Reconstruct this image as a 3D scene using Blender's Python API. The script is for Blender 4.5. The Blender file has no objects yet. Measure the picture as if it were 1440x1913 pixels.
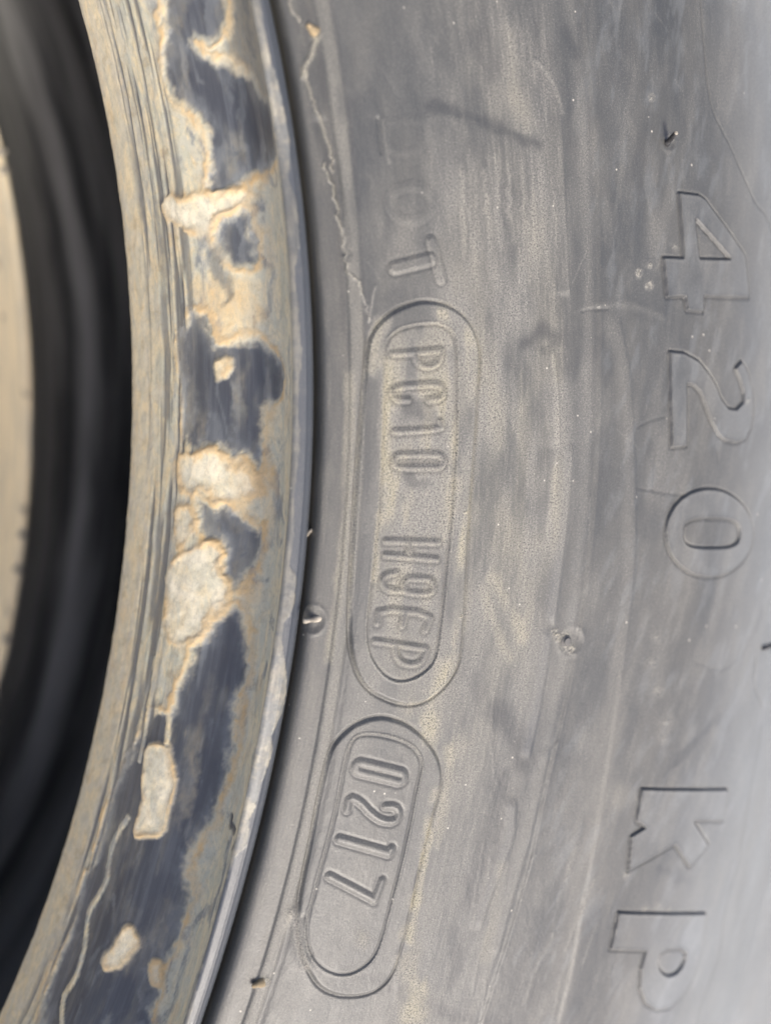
# Close-up of a bare, unmounted tyre lying on pale ground: muddy bead on the left, worn sidewall on the right.
import bpy, math, random
import numpy as np
from mathutils import Matrix, Vector

scene = bpy.context.scene
MM = 0.001
# ------------------------------------------------------------------ camera
F_PX = 2072.0                       # focal length in photo pixels (photo is 1440 x 1913)
CAM_R = np.array([[0.8863760, 0.0633598, -0.4586100],
                  [-0.0043206, 0.9916799, 0.1286560],
                  [0.4629459, -0.1120561, 0.8792750]])
CAM_C = np.array([159.5198, 0.0, 162.0057])          # mm, wheel axis is Z through the origin
cam_d = bpy.data.cameras.new('camera')
cam = bpy.data.objects.new('camera', cam_d)
scene.collection.objects.link(cam)
scene.camera = cam
cam_d.sensor_fit = 'HORIZONTAL'
cam_d.sensor_width = 36.0
cam_d.lens = 36.0 * F_PX / 1440.0
cam_d.clip_start = 0.005
cam_d.clip_end = 200.0
m4 = Matrix.Identity(4)
for i in range(3):
    for j in range(3):
        m4[i][j] = CAM_R[i][j]
    m4[i][3] = CAM_C[i] * MM
cam.matrix_world = m4
cam_d.dof.use_dof = True
cam_d.dof.focus_distance = 0.150
cam_d.dof.aperture_fstop = 12.0
# ------------------------------------------------------------------ light
SUN_EL, SUN_AZ = math.radians(54), math.radians(-88)   # azimuth from +X, counter-clockwise
world = bpy.data.worlds.new('World')
scene.world = world
world.use_nodes = True
wn = world.node_tree
bg = wn.nodes['Background']
sky = wn.nodes.new('ShaderNodeTexSky')
sky.sky_type = 'NISHITA'
sky.sun_disc = False
sky.sun_elevation = SUN_EL
sky.sun_rotation = math.radians(90) - SUN_AZ
sky.air_density = 0.6
sky.dust_density = 5.0
sky.ozone_density = 0.3
wn.links.new(sky.outputs['Color'], bg.inputs['Color'])
bg.inputs['Strength'].default_value = 0.15
sun_d = bpy.data.lights.new('sun', 'SUN')
sun_d.energy = 1.5
sun_d.angle = math.radians(11)
sun_d.color = (1.0, 0.96, 0.86)
sun = bpy.data.objects.new('sun', sun_d)
scene.collection.objects.link(sun)
sdir = Vector((math.cos(SUN_EL) * math.cos(SUN_AZ), math.cos(SUN_EL) * math.sin(SUN_AZ), math.sin(SUN_EL)))
sun.rotation_euler = sdir.to_track_quat('Z', 'Y').to_euler()
sun.location = sdir * 3
scene.view_settings.view_transform = 'Standard'
scene.view_settings.look = 'None'
scene.view_settings.exposure = 0.88
scene.view_settings.gamma = 1.0

# ------------------------------------------------------------------ number helpers
_rng = np.random.RandomState(7)
_tab = _rng.rand(8, 256, 256).astype(np.float32)

def vnoise(x, y, k=0):
    xi = np.floor(x); yi = np.floor(y)
    fx = x - xi; fy = y - yi
    xi = xi.astype(np.int64) & 255; yi = yi.astype(np.int64) & 255
    x1 = (xi + 1) & 255; y1 = (yi + 1) & 255
    fx = fx * fx * (3 - 2 * fx); fy = fy * fy * (3 - 2 * fy)
    t = _tab[k & 7]
    return ((t[xi, yi] * (1 - fx) + t[x1, yi] * fx) * (1 - fy) + (t[xi, y1] * (1 - fx) + t[x1, y1] * fx) * fy)

def fbm(x, y, k=0, o=4, g=0.5):
    s = 0; a = 1; tot = 0
    for i in range(o):
        s = s + a * vnoise(x * 2 ** i + 17.3 * i + 5.1 * k, y * 2 ** i + 9.7 * i, k + i)
        tot += a; a *= g
    return s / tot * 2 - 1                      # about -1..1

def sstep(a, b, x):
    t = np.clip((x - a) / (b - a), 0, 1)
    return t * t * (3 - 2 * t)

# ------------------------------------------------------------------ tyre section (r, z) in mm, wheel axis Z
# outer skin seen from outside: toe of the near bead -> rim seat -> rim lip -> sidewall -> shoulder
SKIN_CTRL = [(206.5, -4.0), (204.4, -3.0), (203.2, -1.4), (203.0, 0.0), (203.3, 2.0), (204.4, 6.0), (205.6, 10.0), (207.2, 14.2), (209.6, 17.6),
             (212.4, 20.2), (214.8, 22.4), (216.0, 24.8), (215.9, 27.6), (215.0, 30.2), (214.0, 32.2),
             (213.72, 33.0), (214.1, 33.35), (215.0, 33.45), (215.25, 33.55), (215.5, 33.4), (216.2, 33.15), (216.62, 32.6), (216.85, 31.4), (216.95, 30.8),
             (217.05, 30.6), (217.12, 31.8), (217.22, 33.5), (217.5, 34.2), (218.5, 34.65), (220.2, 34.98),
             (220.62, 35.05), (220.95, 35.34), (221.6, 35.5), (222.3, 35.5), (222.75, 35.4), (223.0, 35.38), (223.3, 35.46), (223.8, 35.65), (226.0, 36.1),
             (232.0, 36.7), (240.0, 37.2), (250.0, 37.5), (258.0, 37.8), (264.0, 38.0), (272.0, 38.0), (280.0, 37.9), (288.0, 37.5), (296.0, 36.7), (303.0, 35.4),
             (309.0, 33.6), (313.4, 31.9), (314.2, 31.3), (314.9, 31.3), (319.5, 31.2), (326.0, 30.3), (331.5, 27.6), (335.0, 21.8), (336.4, 11.0)]

def pchip(t, y, tq):
    h = np.diff(t); d = np.diff(y) / h
    m = np.zeros(len(t)); m[0] = d[0]; m[-1] = d[-1]
    for i in range(1, len(t) - 1):
        m[i] = 0 if d[i - 1] * d[i] <= 0 else 2 / (1 / d[i - 1] + 1 / d[i])
    i = np.clip(np.searchsorted(t, tq) - 1, 0, len(t) - 2)
    u = (tq - t[i]) / h[i]
    return ((2 * u**3 - 3 * u**2 + 1) * y[i] + (u**3 - 2 * u**2 + u) * h[i] * m[i]
            + (-2 * u**3 + 3 * u**2) * y[i + 1] + (u**3 - u**2) * h[i] * m[i + 1])

class Section:
    def __init__(self, ctrl):
        c = np.array(ctrl, float)
        t = np.concatenate([[0], np.cumsum(np.hypot(*np.diff(c, axis=0).T))])
        self.t = t; self.c = c; self.L = t[-1]
    def rz(self, s):
        return pchip(self.t, self.c[:, 0], s), pchip(self.t, self.c[:, 1], s)
    def nrm(self, s):
        e = 0.15
        r0, z0 = self.rz(np.clip(s - e, 0, self.L)); r1, z1 = self.rz(np.clip(s + e, 0, self.L))
        dr, dz = r1 - r0, z1 - z0; l = np.hypot(dr, dz) + 1e-9
        return -dz / l, dr / l
    def s_of(self, i):
        return self.t[i]

SK = Section(SKIN_CTRL)
S_TOE = SK.t[3]; S_LIP = SK.t[15]; S_RIDGE = SK.t[20]; S_GAP = SK.t[24]; S_STEP = SK.t[30]
def s_at_r(r):                                        # sidewall only, where r grows with s
    ss = np.linspace(S_STEP, SK.L, 4000); rr = SK.rz(ss)[0]
    return float(np.interp(r, rr, ss))

# the bare carcass is slightly out of round: small radial run-out by angle (rad), per ring
WOB = [(203.0, [-63.3567, -37.7269, 7.7058, 4.0644, -0.2188], -0.48, 0.25),
       (213.7, [11.1485, -27.7905, -7.8157, 1.2719, 0.0965], -0.396, 0.19),
       (216.6, [12.8654, -21.8778, -12.2564, -0.2473, 0.2292], -0.395, 0.20),
       (220.6, [-123.8987, -82.6015, -9.7662, 0.3264, -0.0596], -0.35, 0.055),
       (258.2, [368.9352, 113.5416, -16.7122, -1.8892, 0.1815], -0.274, 0.187)]
def wobble(th, r):
    vs = [np.polyval(c, np.clip(th, a, b)) for _, c, a, b in WOB]
    rs = [w[0] for w in WOB]
    out = vs[0] * (r <= rs[0])
    for i in range(len(rs) - 1):
        u = (r - rs[i]) / (rs[i + 1] - rs[i]); mk = (r > rs[i]) & (r <= rs[i + 1])
        out = out + mk * (vs[i] * (1 - u) + vs[i + 1] * u)
    out = out + (r > rs[-1]) * vs[-1] * np.clip(1 - (r - rs[-1]) / 40, 0, 1)
    fade = np.clip((1.2 - np.abs(th)) / 0.5, 0, 1)
    return out * fade

def skin_pt(th, s, h=0.0):
    r, z = SK.rz(s); nr, nz = SK.nrm(s)
    rr = r + wobble(th, r) + nr * h
    return np.stack([rr * np.cos(th), rr * np.sin(th), z + nz * h], -1)

def to_px(P):
    q = (P - CAM_C) @ CAM_R
    return np.stack([720 + F_PX * q[..., 0] / -q[..., 2], 956.5 - F_PX * q[..., 1] / -q[..., 2]], -1)

# reference net used to carry measurements of the photograph onto the tyre surface
_th = np.linspace(-0.56, 0.32, 500); _s = np.linspace(S_TOE, SK.L, 900)
_TH, _S = np.meshgrid(_th, _s, indexing='ij')
_UV = to_px(skin_pt(_TH.ravel(), _S.ravel()))
# occluded parts of the lip (undercut and gap) are skipped when measuring
_hid = ((_S > SK.t[11] + 0.3) & (_S < S_LIP - 0.05) | (_S > S_RIDGE + 1.0) & (_S < SK.t[27])).ravel()
_UV[_hid] = 1e6

def trace(pts):
    """photo measurements -> (angle, distance along the section)"""
    out = []
    for u, v in pts:
        k = int(np.argmin((_UV[:, 0] - u) ** 2 + (_UV[:, 1] - v) ** 2))
        th, s = _TH.ravel()[k], _S.ravel()[k]
        for _ in range(3):
            e = 1e-4
            p0 = to_px(skin_pt(np.array([th, th + e, th]), np.array([s, s, s + 1e-2])))
            J = np.array([(p0[1] - p0[0]) / e, (p0[2] - p0[0]) / 1e-2]).T
            try: d = np.linalg.solve(J, np.array([u, v]) - p0[0])
            except Exception: break
            th += float(np.clip(d[0], -0.004, 0.004)); s += float(np.clip(d[1], -0.15, 0.15))
        out.append((th, s))
    return np.array(out)

def chaikin(p, n=2, closed=True):
    p = np.asarray(p, float)
    for _ in range(n):
        q = np.roll(p, -1, 0)
        a = p * 0.75 + q * 0.25; b = p * 0.25 + q * 0.75
        r = np.empty((2 * len(p), 2)); r[0::2] = a; r[1::2] = b
        if not closed: r = np.vstack([p[:1], r[:-2], p[-1:]])
        p = r
    return p

class Feat:
    """distance field of a line or outline lying on the tyre, in mm"""
    def __init__(self, pts, closed=False, smooth=0):
        if smooth: pts = chaikin(pts, smooth, closed)
        ts = trace(pts)
        rc = float(np.mean(SK.rz(ts[:, 1])[0]))
        self.rc = rc; self.P = np.stack([ts[:, 0] * rc, ts[:, 1]], 1); self.closed = closed
        self.lo = self.P.min(0); self.hi = self.P.max(0)
    def pick(self, TH, S, margin):
        x0, x1 = (self.lo[0] - margin) / self.rc, (self.hi[0] + margin) / self.rc
        return np.nonzero((TH > x0) & (TH < x1) & (S > self.lo[1] - margin) & (S < self.hi[1] + margin))[0]
    def dist(self, th, s):
        x = th * self.rc; y = s; P = self.P
        Q = np.roll(P, -1, 0) if self.closed else P[1:]
        A = P if self.closed else P[:-1]
        d2 = np.full(len(x), 1e9); ins = np.zeros(len(x), bool)
        for a, b in zip(A, Q):
            e = b - a; L = e @ e + 1e-12
            t = np.clip(((x - a[0]) * e[0] + (y - a[1]) * e[1]) / L, 0, 1)
            d2 = np.minimum(d2, (x - a[0] - t * e[0]) ** 2 + (y - a[1] - t * e[1]) ** 2)
            if self.closed:
                c = (a[1] > y) != (b[1] > y)
                if abs(e[1]) > 1e-12:
                    ins ^= c & (x < e[0] * (y - a[1]) / e[1] + a[0])
        d = np.sqrt(d2)
        return np.where(ins, -d, d) if self.closed else d

# ------------------------------------------------------------------ the dense net of the part in view
TH0, TH1 = math.radians(-29.8), math.radians(16.6)
NT = 1180
th_row = np.linspace(TH0, TH1, NT)
s_edge = s_at_r(313)
s_row = np.concatenate([np.linspace(0, S_LIP, 150, endpoint=False), np.linspace(S_LIP, s_at_r(224), 110, endpoint=False),
                        np.linspace(s_at_r(224), s_at_r(254), 190, endpoint=False), np.linspace(s_at_r(254), s_edge, 300, endpoint=False),
                        np.linspace(s_edge, SK.L, 46)])
NS = len(s_row)
G_TH, G_S = np.meshgrid(th_row, s_row, indexing='ij')
TH = G_TH.ravel(); S = G_S.ravel()
R_, Z_ = SK.rz(S)
ARC = TH * 240.0
N = len(TH)
H = np.zeros(N)                                          # relief above the section, mm
dust = np.zeros(N); mud = np.zeros(N); lump = np.zeros(N); ochre = np.zeros(N); sheen_bloom = np.zeros(N); haze_film = np.zeros(N); thin = np.zeros(N); seam_shade = np.zeros(N); chalk = np.zeros(N); bare_shade = np.zeros(N); blue = np.zeros(N)
side = S > S_STEP
part = np.zeros(N, np.int32)                              # 0 = leave to zone
PARTS = []                                                # (name, label)

def new_part(name, label=None):
    PARTS.append((name, label)); return len(PARTS)

# ---- broad unevenness of the sidewall
H += np.where(side, 0.10 * fbm(ARC / 22, S / 14, 1, 3) + 0.025 * fbm(ARC / 3.0, S / 1.6, 2, 3), 0) * sstep(S_STEP, S_STEP + 4, S)
H += 0.012 * fbm(ARC / 0.9, S / 0.45, 3, 2) * side

# ---- the long moulded steps between code band and pressure lettering
def ridge(pts, fn, margin=3.0, smooth=1):
    f = Feat(pts, False, smooth); i = f.pick(TH, S, margin)
    if len(i) == 0: return
    sc = np.interp(TH[i], np.sort(f.P[:, 0] / f.rc), f.P[np.argsort(f.P[:, 0]), 1])
    ends = sstep(f.lo[0] / f.rc, f.lo[0] / f.rc + 0.02, TH[i]) * (1 - sstep(f.hi[0] / f.rc - 0.02, f.hi[0] / f.rc, TH[i]))
    return i, S[i] - sc, ends

D_LINE = [(1084, -40), (1086, 0), (1096, 87), (1107, 191), (1112, 278), (1116, 364), (1119, 450), (1120, 560), (1120, 667), (1119, 750), (1116, 850),
          (1112, 920), (1105, 1000), (1098, 1065), (1092, 1123), (1084, 1170), (1066, 1270), (1045, 1369), (1016, 1486), (994, 1602), (960, 1720), (925, 1830), (890, 1940)]
i, d, e = ridge(D_LINE, None, 7)
H[i] += 0.13 * sstep(-0.35, 0.25, d) * (1 - sstep(1.2, 6.5, d)) + 0.04 * np.exp(-((d - 0.1) / 0.25) ** 2)
H[i] -= 0.05 * np.exp(-((d + 0.55) / 0.4) ** 2)
dust[i] += 0.25 * np.exp(-((d + 1.9) / 1.1) ** 2)
E_LINE = [(1150, 560), (1165, 640), (1176, 700), (1181, 778), (1185, 870), (1186, 954), (1186, 1021), (1181, 1100), (1171, 1180), (1160, 1252), (1150, 1330), (1129, 1466),
          (1102, 1622), (1086, 1700), (1067, 1816), (1047, 1894), (1035, 1940)]
i, d, e = ridge(E_LINE, None, 5)
up = 1 - sstep(-0.09, -0.05, -0.0 - 0 * TH[i] + 0) if False else 1
H[i] += e * ((1 - sstep(0.11, 0.19, -TH[i])) * 0.20 * sstep(-3.2, -0.3, d) * (1 - sstep(-0.2, 0.5, d))
                     + sstep(0.11, 0.19, -TH[i]) * 0.20 * sstep(-0.5, 0.3, d) * (1 - sstep(0.8, 4.6, d)))
dust[i] += 0.16 * e * np.exp(-((d + 1.0) / 1.2) ** 2)

def step_patch(pts, hgt, w_in, w_edge, dst=0.0, bl=0.0, e0=1.6, e1=1.6):
    """raised block whose outer edge runs along pts and which ramps away inwards"""
    f = Feat(pts, False, 1); i = f.pick(TH, S, max(w_in, 1.5) + 1)
    x = TH[i] * f.rc; o = np.argsort(f.P[:, 0])
    sc = np.interp(x, f.P[o, 0], f.P[o, 1]); d = S[i] - sc
    ends = sstep(f.lo[0] - 0.2, f.lo[0] + e0, x) * (1 - sstep(f.hi[0] - e1, f.hi[0] + 0.2, x))
    H[i] += 0.5 * hgt * ends * sstep(-w_in, -w_edge * 0.5, d) * (1 - sstep(-w_edge * 0.5, w_edge * 0.5, d))
    dust[i] += dst * ends * np.exp(-((d + 0.35) / 0.45) ** 2)
    blue[i] += bl * ends * np.exp(-((d + 0.9) / 0.8) ** 2)
step_patch([(1046, 180), (1052, 300), (1057, 400), (1061, 480), (1065, 553)], 0.40, 4.5, 0.35, 0.12, e0=0.9, e1=5)
step_patch([(1034, 645), (1041, 700), (1045, 760), (1046, 800), (1045, 838)], 0.42, 5.0, 0.45, 0.55)
step_patch([(1044, 840), (1040, 900), (1034, 960), (1028, 1030)], 0.15, 3, 0.5, 0.4)
step_patch([(1071, 828), (1068, 880), (1062, 960), (1054, 1030), (1045, 1100), (1036, 1170)], 0.40, 1.6, 0.6, 0.2, 0.5)
step_patch([(1034, 1172), (1024, 1240), (1012, 1310), (1000, 1370), (988, 1420)], 0.30, 3.0, 0.6, 0.0, 0.45)
step_patch([(965, 1490), (962, 1560), (945, 1610), (920, 1670), (896, 1740)], 0.35, 3.0, 0.7, 0.2, 0.3)
step_patch([(1030, 1395), (1010, 1490), (985, 1590), (955, 1690), (930, 1790)], 0.22, 3.0, 0.5, 0.1)

def line(pts, hgt, w, smooth=1, jag=0.0, dst=0.0, wt=0.0):
    f = Feat(pts, False, smooth); i = f.pick(TH, S, w * 4 + 0.6)
    th, s = TH[i], S[i]
    if jag:
        s = s + jag * fbm(th * 240 / 0.8, s * 0, 5, 3); th = th + jag / 240 * fbm(s / 0.8, th * 0 + 3, 6, 3)
    d = f.dist(th, s); g = np.exp(-(d / w) ** 2)
    H[i] += hgt * g; dust[i] += dst * g; seam_shade[i] += wt * g
# crack-like mould lines on the shoulder
CR = dict(jag=0.12, wt=0.55)
line([(1305, -30), (1308, 10), (1313, 87), (1322, 174), (1334, 215), (1353, 250), (1370, 285), (1381, 312), (1398, 350), (1412, 380), (1430, 399), (1445, 440)], -0.12, 0.13, 1, **CR)
line([(1412, 1225), (1407, 1280), (1424, 1318), (1423, 1350), (1420, 1388), (1406, 1450), (1397, 1505), (1388, 1555), (1382, 1602), (1370, 1645), (1358, 1680), (1350, 1730),
      (1347, 1777), (1332, 1820), (1319, 1855), (1309, 1880), (1296, 1935)], -0.12, 0.13, 1, **CR)
line([(1396, 1600), (1388, 1640), (1378, 1690), (1372, 1735)], -0.08, 0.12, 1, jag=0.1, wt=0.3)
line([(1300, 1236), (1330, 1252), (1355, 1250), (1380, 1232), (1405, 1190), (1425, 1140)], -0.03, 0.3, 1, jag=0.3, wt=0.15)
line([(1085, 578), (1105, 571), (1130, 566), (1165, 566), (1200, 573), (1240, 592)], 0.04, 0.55, 1, dst=0.10)
line([(1086, 581), (1110, 577), (1135, 577)], -0.08, 0.2, 1, wt=0.2)
line([(1189, 913), (1215, 917), (1245, 922), (1285, 928)], -0.05, 0.22, 1, jag=0.15, wt=0.55)
line([(1192, 797), (1215, 785), (1240, 778)], -0.07, 0.2, 1, wt=0.3)
line([(1225, 840), (1222, 880), (1219, 915)], -0.05, 0.3, 1, wt=0.2)
line([(1336, 830), (1340, 850), (1341, 862)], -0.05, 0.3, 1, wt=0.2)
# thin moulding flash running down the bead flank
FL = dict(jag=0.45, dst=0.75)
line([(543, -5), (546, 12), (552, 28), (562, 38)], 0.10, 0.12, 1, **FL)
line([(590, 72), (585, 90), (577, 110), (568, 126), (566, 140)], 0.25, 0.3, 1, jag=0.2, dst=0.9)
line([(568, 130), (574, 152), (584, 180), (590, 200), (597, 222), (604, 240), (612, 266), (620, 290), (622, 318)], 0.14, 0.15, 1, **FL)
line([(607, 304), (614, 330), (622, 358), (630, 392), (636, 415), (640, 440), (645, 475), (648, 498), (654, 512), (664, 520), (675, 540), (683, 570), (690, 596)], 0.14, 0.16, 1, **FL)
line([(600, 230), (610, 262), (622, 305), (632, 350), (640, 392), (645, 430), (648, 470)], -0.25, 0.7, 1, wt=0.12)
line([(700, 535), (695, 560), (688, 600)], 0.05, 0.15, 1, dst=0.6, jag=0.15)
line([(1003, 112), (1020, 130), (1035, 152), (1043, 175), (1048, 205)], 0.06, 0.35, 1, dst=0.25, jag=0.3)
line([(706, 222), (709, 240), (711, 262), (712, 282)], -0.16, 0.30, 1, wt=0.15)
line([(714, 222), (718, 245), (721, 270), (727, 300)], 0.06, 0.3, 1, dst=0.2)
# creases near the lower code plate
line([(545, 1708), (552, 1728), (556, 1752), (566, 1780), (572, 1800)], 0.35, 0.9, 1, dst=0.9)
line([(563, 1715), (562, 1738), (568, 1762), (578, 1784)], -0.25, 0.5, 1, wt=0.2)
line([(740, 1785), (744, 1820), (742, 1860)], 0.06, 0.5, 1, dst=0.5)

# ---- code plates
OV1o = [(792, 562), (825, 566), (855, 580), (880, 605), (892, 635), (896, 665), (891, 740), (885, 840), (877.5, 940), (874, 990), (870, 1090), (865, 1165), (861, 1222), (850, 1257),
        (825, 1290), (795, 1312), (760, 1319), (725, 1310), (687, 1290), (665, 1257), (654, 1215), (651, 1165), (655, 1065), (660, 977), (667, 865), (675, 777), (680, 702), (685, 652),
        (692, 625), (710, 600), (740, 577), (775, 565)]
OV1i = [(807, 601), (825, 604), (845, 617), (854, 640), (855, 690), (854, 790), (850, 890), (847, 940), (841, 1015), (832, 1102), (824, 1177), (817, 1220), (807, 1245), (780, 1267),
        (750, 1276), (725, 1270), (705, 1252), (687, 1222), (681, 1177), (690, 1090), (700, 990), (706, 940), (711, 840), (714, 765), (714, 665), (717, 637), (735, 617), (762, 606)]
OV2o = [(709, 1338), (671, 1348), (640, 1370), (618, 1398), (608, 1430), (592, 1505), (577, 1587), (565, 1640), (556, 1700), (556, 1745), (562, 1785), (577, 1816), (596, 1846), (630, 1861),
        (668, 1862), (700, 1854), (728, 1830), (747, 1783), (769, 1688), (782, 1625), (797, 1562), (813, 1505), (826, 1461), (822, 1423), (804, 1392), (772, 1360), (741, 1345)]
OV2i = [(674, 1368), (655, 1379), (643, 1411), (627, 1499), (614, 1556), (596, 1619), (583, 1672), (569, 1720), (570, 1761), (583, 1795), (608, 1817), (640, 1825), (668, 1817),
        (696, 1795), (712, 1761), (723, 1720), (737, 1663), (750, 1619), (769, 1531), (781, 1467), (791, 1427), (778, 1398), (753, 1382), (715, 1371)]
def plate(outer, inner, h_band, h_in, label_in):
    fo = Feat(outer, True, 2); fi = Feat(inner, True, 2)
    i = fo.pick(TH, S, 2.5)
    do = fo.dist(TH[i], S[i]); di = fi.dist(TH[i], S[i])
    H[i] += h_band * (1 - sstep(-0.42, 0.0, do)) - 0.20 * np.exp(-((do - 0.12) / 0.17) ** 2)
    H[i] += (h_in - h_band) * (1 - sstep(-0.22, 0.10, di)) + 0.13 * np.exp(-((di) / 0.10) ** 2) - 0.14 * np.exp(-((di + 0.30) / 0.17) ** 2)
    nz = 0.5 + 0.5 * fbm(ARC[i] / 3, S[i] / 1.5, 3, 3)
    dust[i] += 0.55 * np.exp(-(di / 0.13) ** 2) + 0.5 * np.exp(-((do + 0.05) / 0.14) ** 2) * nz
    ochre[i] += 0.5 * np.exp(-((do - 0.1) / 0.3) ** 2) * sstep(0.4, 0.7, nz)
    seam_shade[i] += 0.45 * np.exp(-((do - 0.2) / 0.15) ** 2) * (0.4 + nz) + 0.30 * np.exp(-((di + 0.28) / 0.14) ** 2)
    pid = new_part('code_frame'); k = i[do < 0.12]; part[k] = pid
    pid = new_part('code_plate', label_in); k = i[di < 0.0]; part[k] = pid
    return fo, fi, i, do, di
f1 = plate(OV1o, OV1i, 0.34, 0.20, 'moulded oval plate with PC10 H9EP')
f2 = plate(OV2o, OV2i, 0.30, 0.26, 'moulded oval plate with 0217')
# yellow dust lodged in the upper plate
i, do, di = f1[2], f1[3], f1[4]
n1 = 0.5 + 0.5 * fbm(ARC[i] / 7, S[i] / 2.2, 4, 4)
inn = (1 - sstep(-0.3, 0.2, di))
mid = np.exp(-((TH[i] * 57.3 + 3.2) / 4.6) ** 2)
dust[i] += inn * mid * (0.22 + 1.15 * sstep(0.35, 0.65, n1)); ochre[i] += 0.8 * inn * mid * sstep(0.35, 0.7, n1)
bare_shade[i] += 0.25 * inn * mid * (1 - sstep(0.3, 0.5, n1))
e = np.exp(-((do + 1.3) / 0.9) ** 2) * (S[i] > np.interp(TH[i], [-0.2, 0.08], [f1[0].lo[1] * 0.4 + f1[0].hi[1] * 0.6] * 2)) * (do < 0.1)
dust[i] += 0.8 * e * sstep(0.35, 0.7, n1); ochre[i] += 0.7 * e * sstep(0.4, 0.7, n1)
e = np.exp(-((di - 0.4) / 0.8) ** 2) * (do < 0) * (TH[i] * 57.3 > 3) * (S[i] < f1[0].lo[1] * 0.75 + f1[0].hi[1] * 0.25)
dust[i] += 0.6 * e

# ---- raised lettering
def letter(outlines, hgt, w, label,  holes=(), groove=0.17, gw=0.13, smooth=0, dst=0.0, wt=0.95):
    f = Feat(outlines, True, smooth); i = f.pick(TH, S, 2.0)
    d = f.dist(TH[i], S[i])
    for hpts, hs in holes:
        d = np.maximum(d, -Feat(hpts, True, hs).dist(TH[i], S[i]))
    H[i] += hgt * (1 - sstep(-w, 0.04, d)) - groove * np.exp(-((d - 0.10) / gw) ** 2) + 0.05 * np.exp(-((d + w + 0.12) / 0.2) ** 2)
    seam_shade[i] += wt * 0.85 * np.exp(-((d + 0.02) / 0.21) ** 2) * (1.0 + 0.3 * sstep(-0.4, 0.3, fbm(ARC[i] / 4, S[i] / 4, 1, 2))); dust[i] += dst * np.exp(-((d + w) / 0.2) ** 2)  # dark edge line paints the shade of the letter's walls and groove
    sheen_bloom[i] += 0.22 * (1 - sstep(-0.5, -0.15, d)) * (0.7 + 0.5 * fbm(ARC[i] / 3, S[i] / 3, 2, 3))
    k = i[d < 0.1]; part[k] = new_part('letter', label)

def stroke(paths, width_px, hgt, label, w=0.22, dst=0.30, och=0.15, closed=False, scale=13.4, smooth=1):
    """rounded moulded strokes"""
    fs = [Feat(p, closed if not isinstance(closed, (list, tuple)) else closed[j], smooth) for j, p in enumerate(paths)]
    lo = np.min([f.lo for f in fs], 0); hi = np.max([f.hi for f in fs], 0); rc = fs[0].rc
    i = np.nonzero((TH > (lo[0] - 2) / rc) & (TH < (hi[0] + 2) / rc) & (S > lo[1] - 2) & (S < hi[1] + 2))[0]
    dd = np.full(len(i), 1e9)
    for f in fs:
        dd = np.minimum(dd, np.abs(f.dist(TH[i], S[i])))
    hw = width_px / scale / 2
    d = dd - hw
    H[i] += hgt * (1 - sstep(-w - 0.05, w * 0.6, d)) - 0.28 * hgt * np.exp(-((d - 0.30) / 0.18) ** 2)
    seam_shade[i] += min(0.6, hgt * 2.6) * np.exp(-((d - 0.28) / 0.2) ** 2)  # dark rim paints the shade in the groove beside each stroke
    n = 0.5 + 0.5 * fbm(ARC[i] / 1.2, S[i] / 0.8, 5, 3)
    if hgt < 0.21 and och > 0: seam_shade[i] += 0.38 * (1 - sstep(-0.22, -0.02, d)) * (0.6 + 0.8 * n)
    dust[i] += dst * np.exp(-((d - 0.02) / 0.16) ** 2) * (0.4 + n)
    ochre[i] += och * np.exp(-((d - 0.25) / 0.3) ** 2) * n
    k = i[d < 0.1]; part[k] = new_part('letter', label)

def ell(cx, cy, rx, ry, n=40, p=2.0, rot=0):
    t = np.linspace(0, 2 * math.pi, n, endpoint=False)
    x = np.sign(np.cos(t)) * np.abs(np.cos(t)) ** (2 / p) * rx; y = np.sign(np.sin(t)) * np.abs(np.sin(t)) ** (2 / p) * ry
    c, s = math.cos(rot), math.sin(rot)
    return [(cx + a * c - b * s, cy + a * s + b * c) for a, b in zip(x, y)]
def stad(cx, cy, lx, ry, rot=0, n=10):
    pts = []
    for k in range(n + 1):
        a = -math.pi / 2 + math.pi * k / n; pts.append((lx - ry + ry * math.cos(a), ry * math.sin(a)))
    for k in range(n + 1):
        a = math.pi / 2 + math.pi * k / n; pts.append((-(lx - ry) + ry * math.cos(a), ry * math.sin(a)))
    c, s = math.cos(rot), math.sin(rot)
    return [(cx + a * c - b * s, cy + a * s + b * c) for a, b in pts]

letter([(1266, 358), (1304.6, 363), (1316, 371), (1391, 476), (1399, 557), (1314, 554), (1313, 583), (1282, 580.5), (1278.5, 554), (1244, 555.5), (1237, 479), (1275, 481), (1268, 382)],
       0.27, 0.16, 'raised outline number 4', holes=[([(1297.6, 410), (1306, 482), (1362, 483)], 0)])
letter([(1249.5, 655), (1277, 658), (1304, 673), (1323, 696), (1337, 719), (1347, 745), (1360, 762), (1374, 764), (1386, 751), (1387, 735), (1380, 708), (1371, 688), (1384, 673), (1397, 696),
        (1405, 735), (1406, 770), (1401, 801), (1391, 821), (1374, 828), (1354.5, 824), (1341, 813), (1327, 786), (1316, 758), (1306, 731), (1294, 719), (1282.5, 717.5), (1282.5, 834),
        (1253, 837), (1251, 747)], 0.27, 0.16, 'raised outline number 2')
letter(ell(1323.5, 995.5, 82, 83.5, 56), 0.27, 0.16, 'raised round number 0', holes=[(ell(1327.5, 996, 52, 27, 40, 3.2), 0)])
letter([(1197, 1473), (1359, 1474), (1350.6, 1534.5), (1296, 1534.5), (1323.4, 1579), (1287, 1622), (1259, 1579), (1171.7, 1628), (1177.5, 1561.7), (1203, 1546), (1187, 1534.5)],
       0.27, 0.16, 'raised outline letter K')
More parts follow.
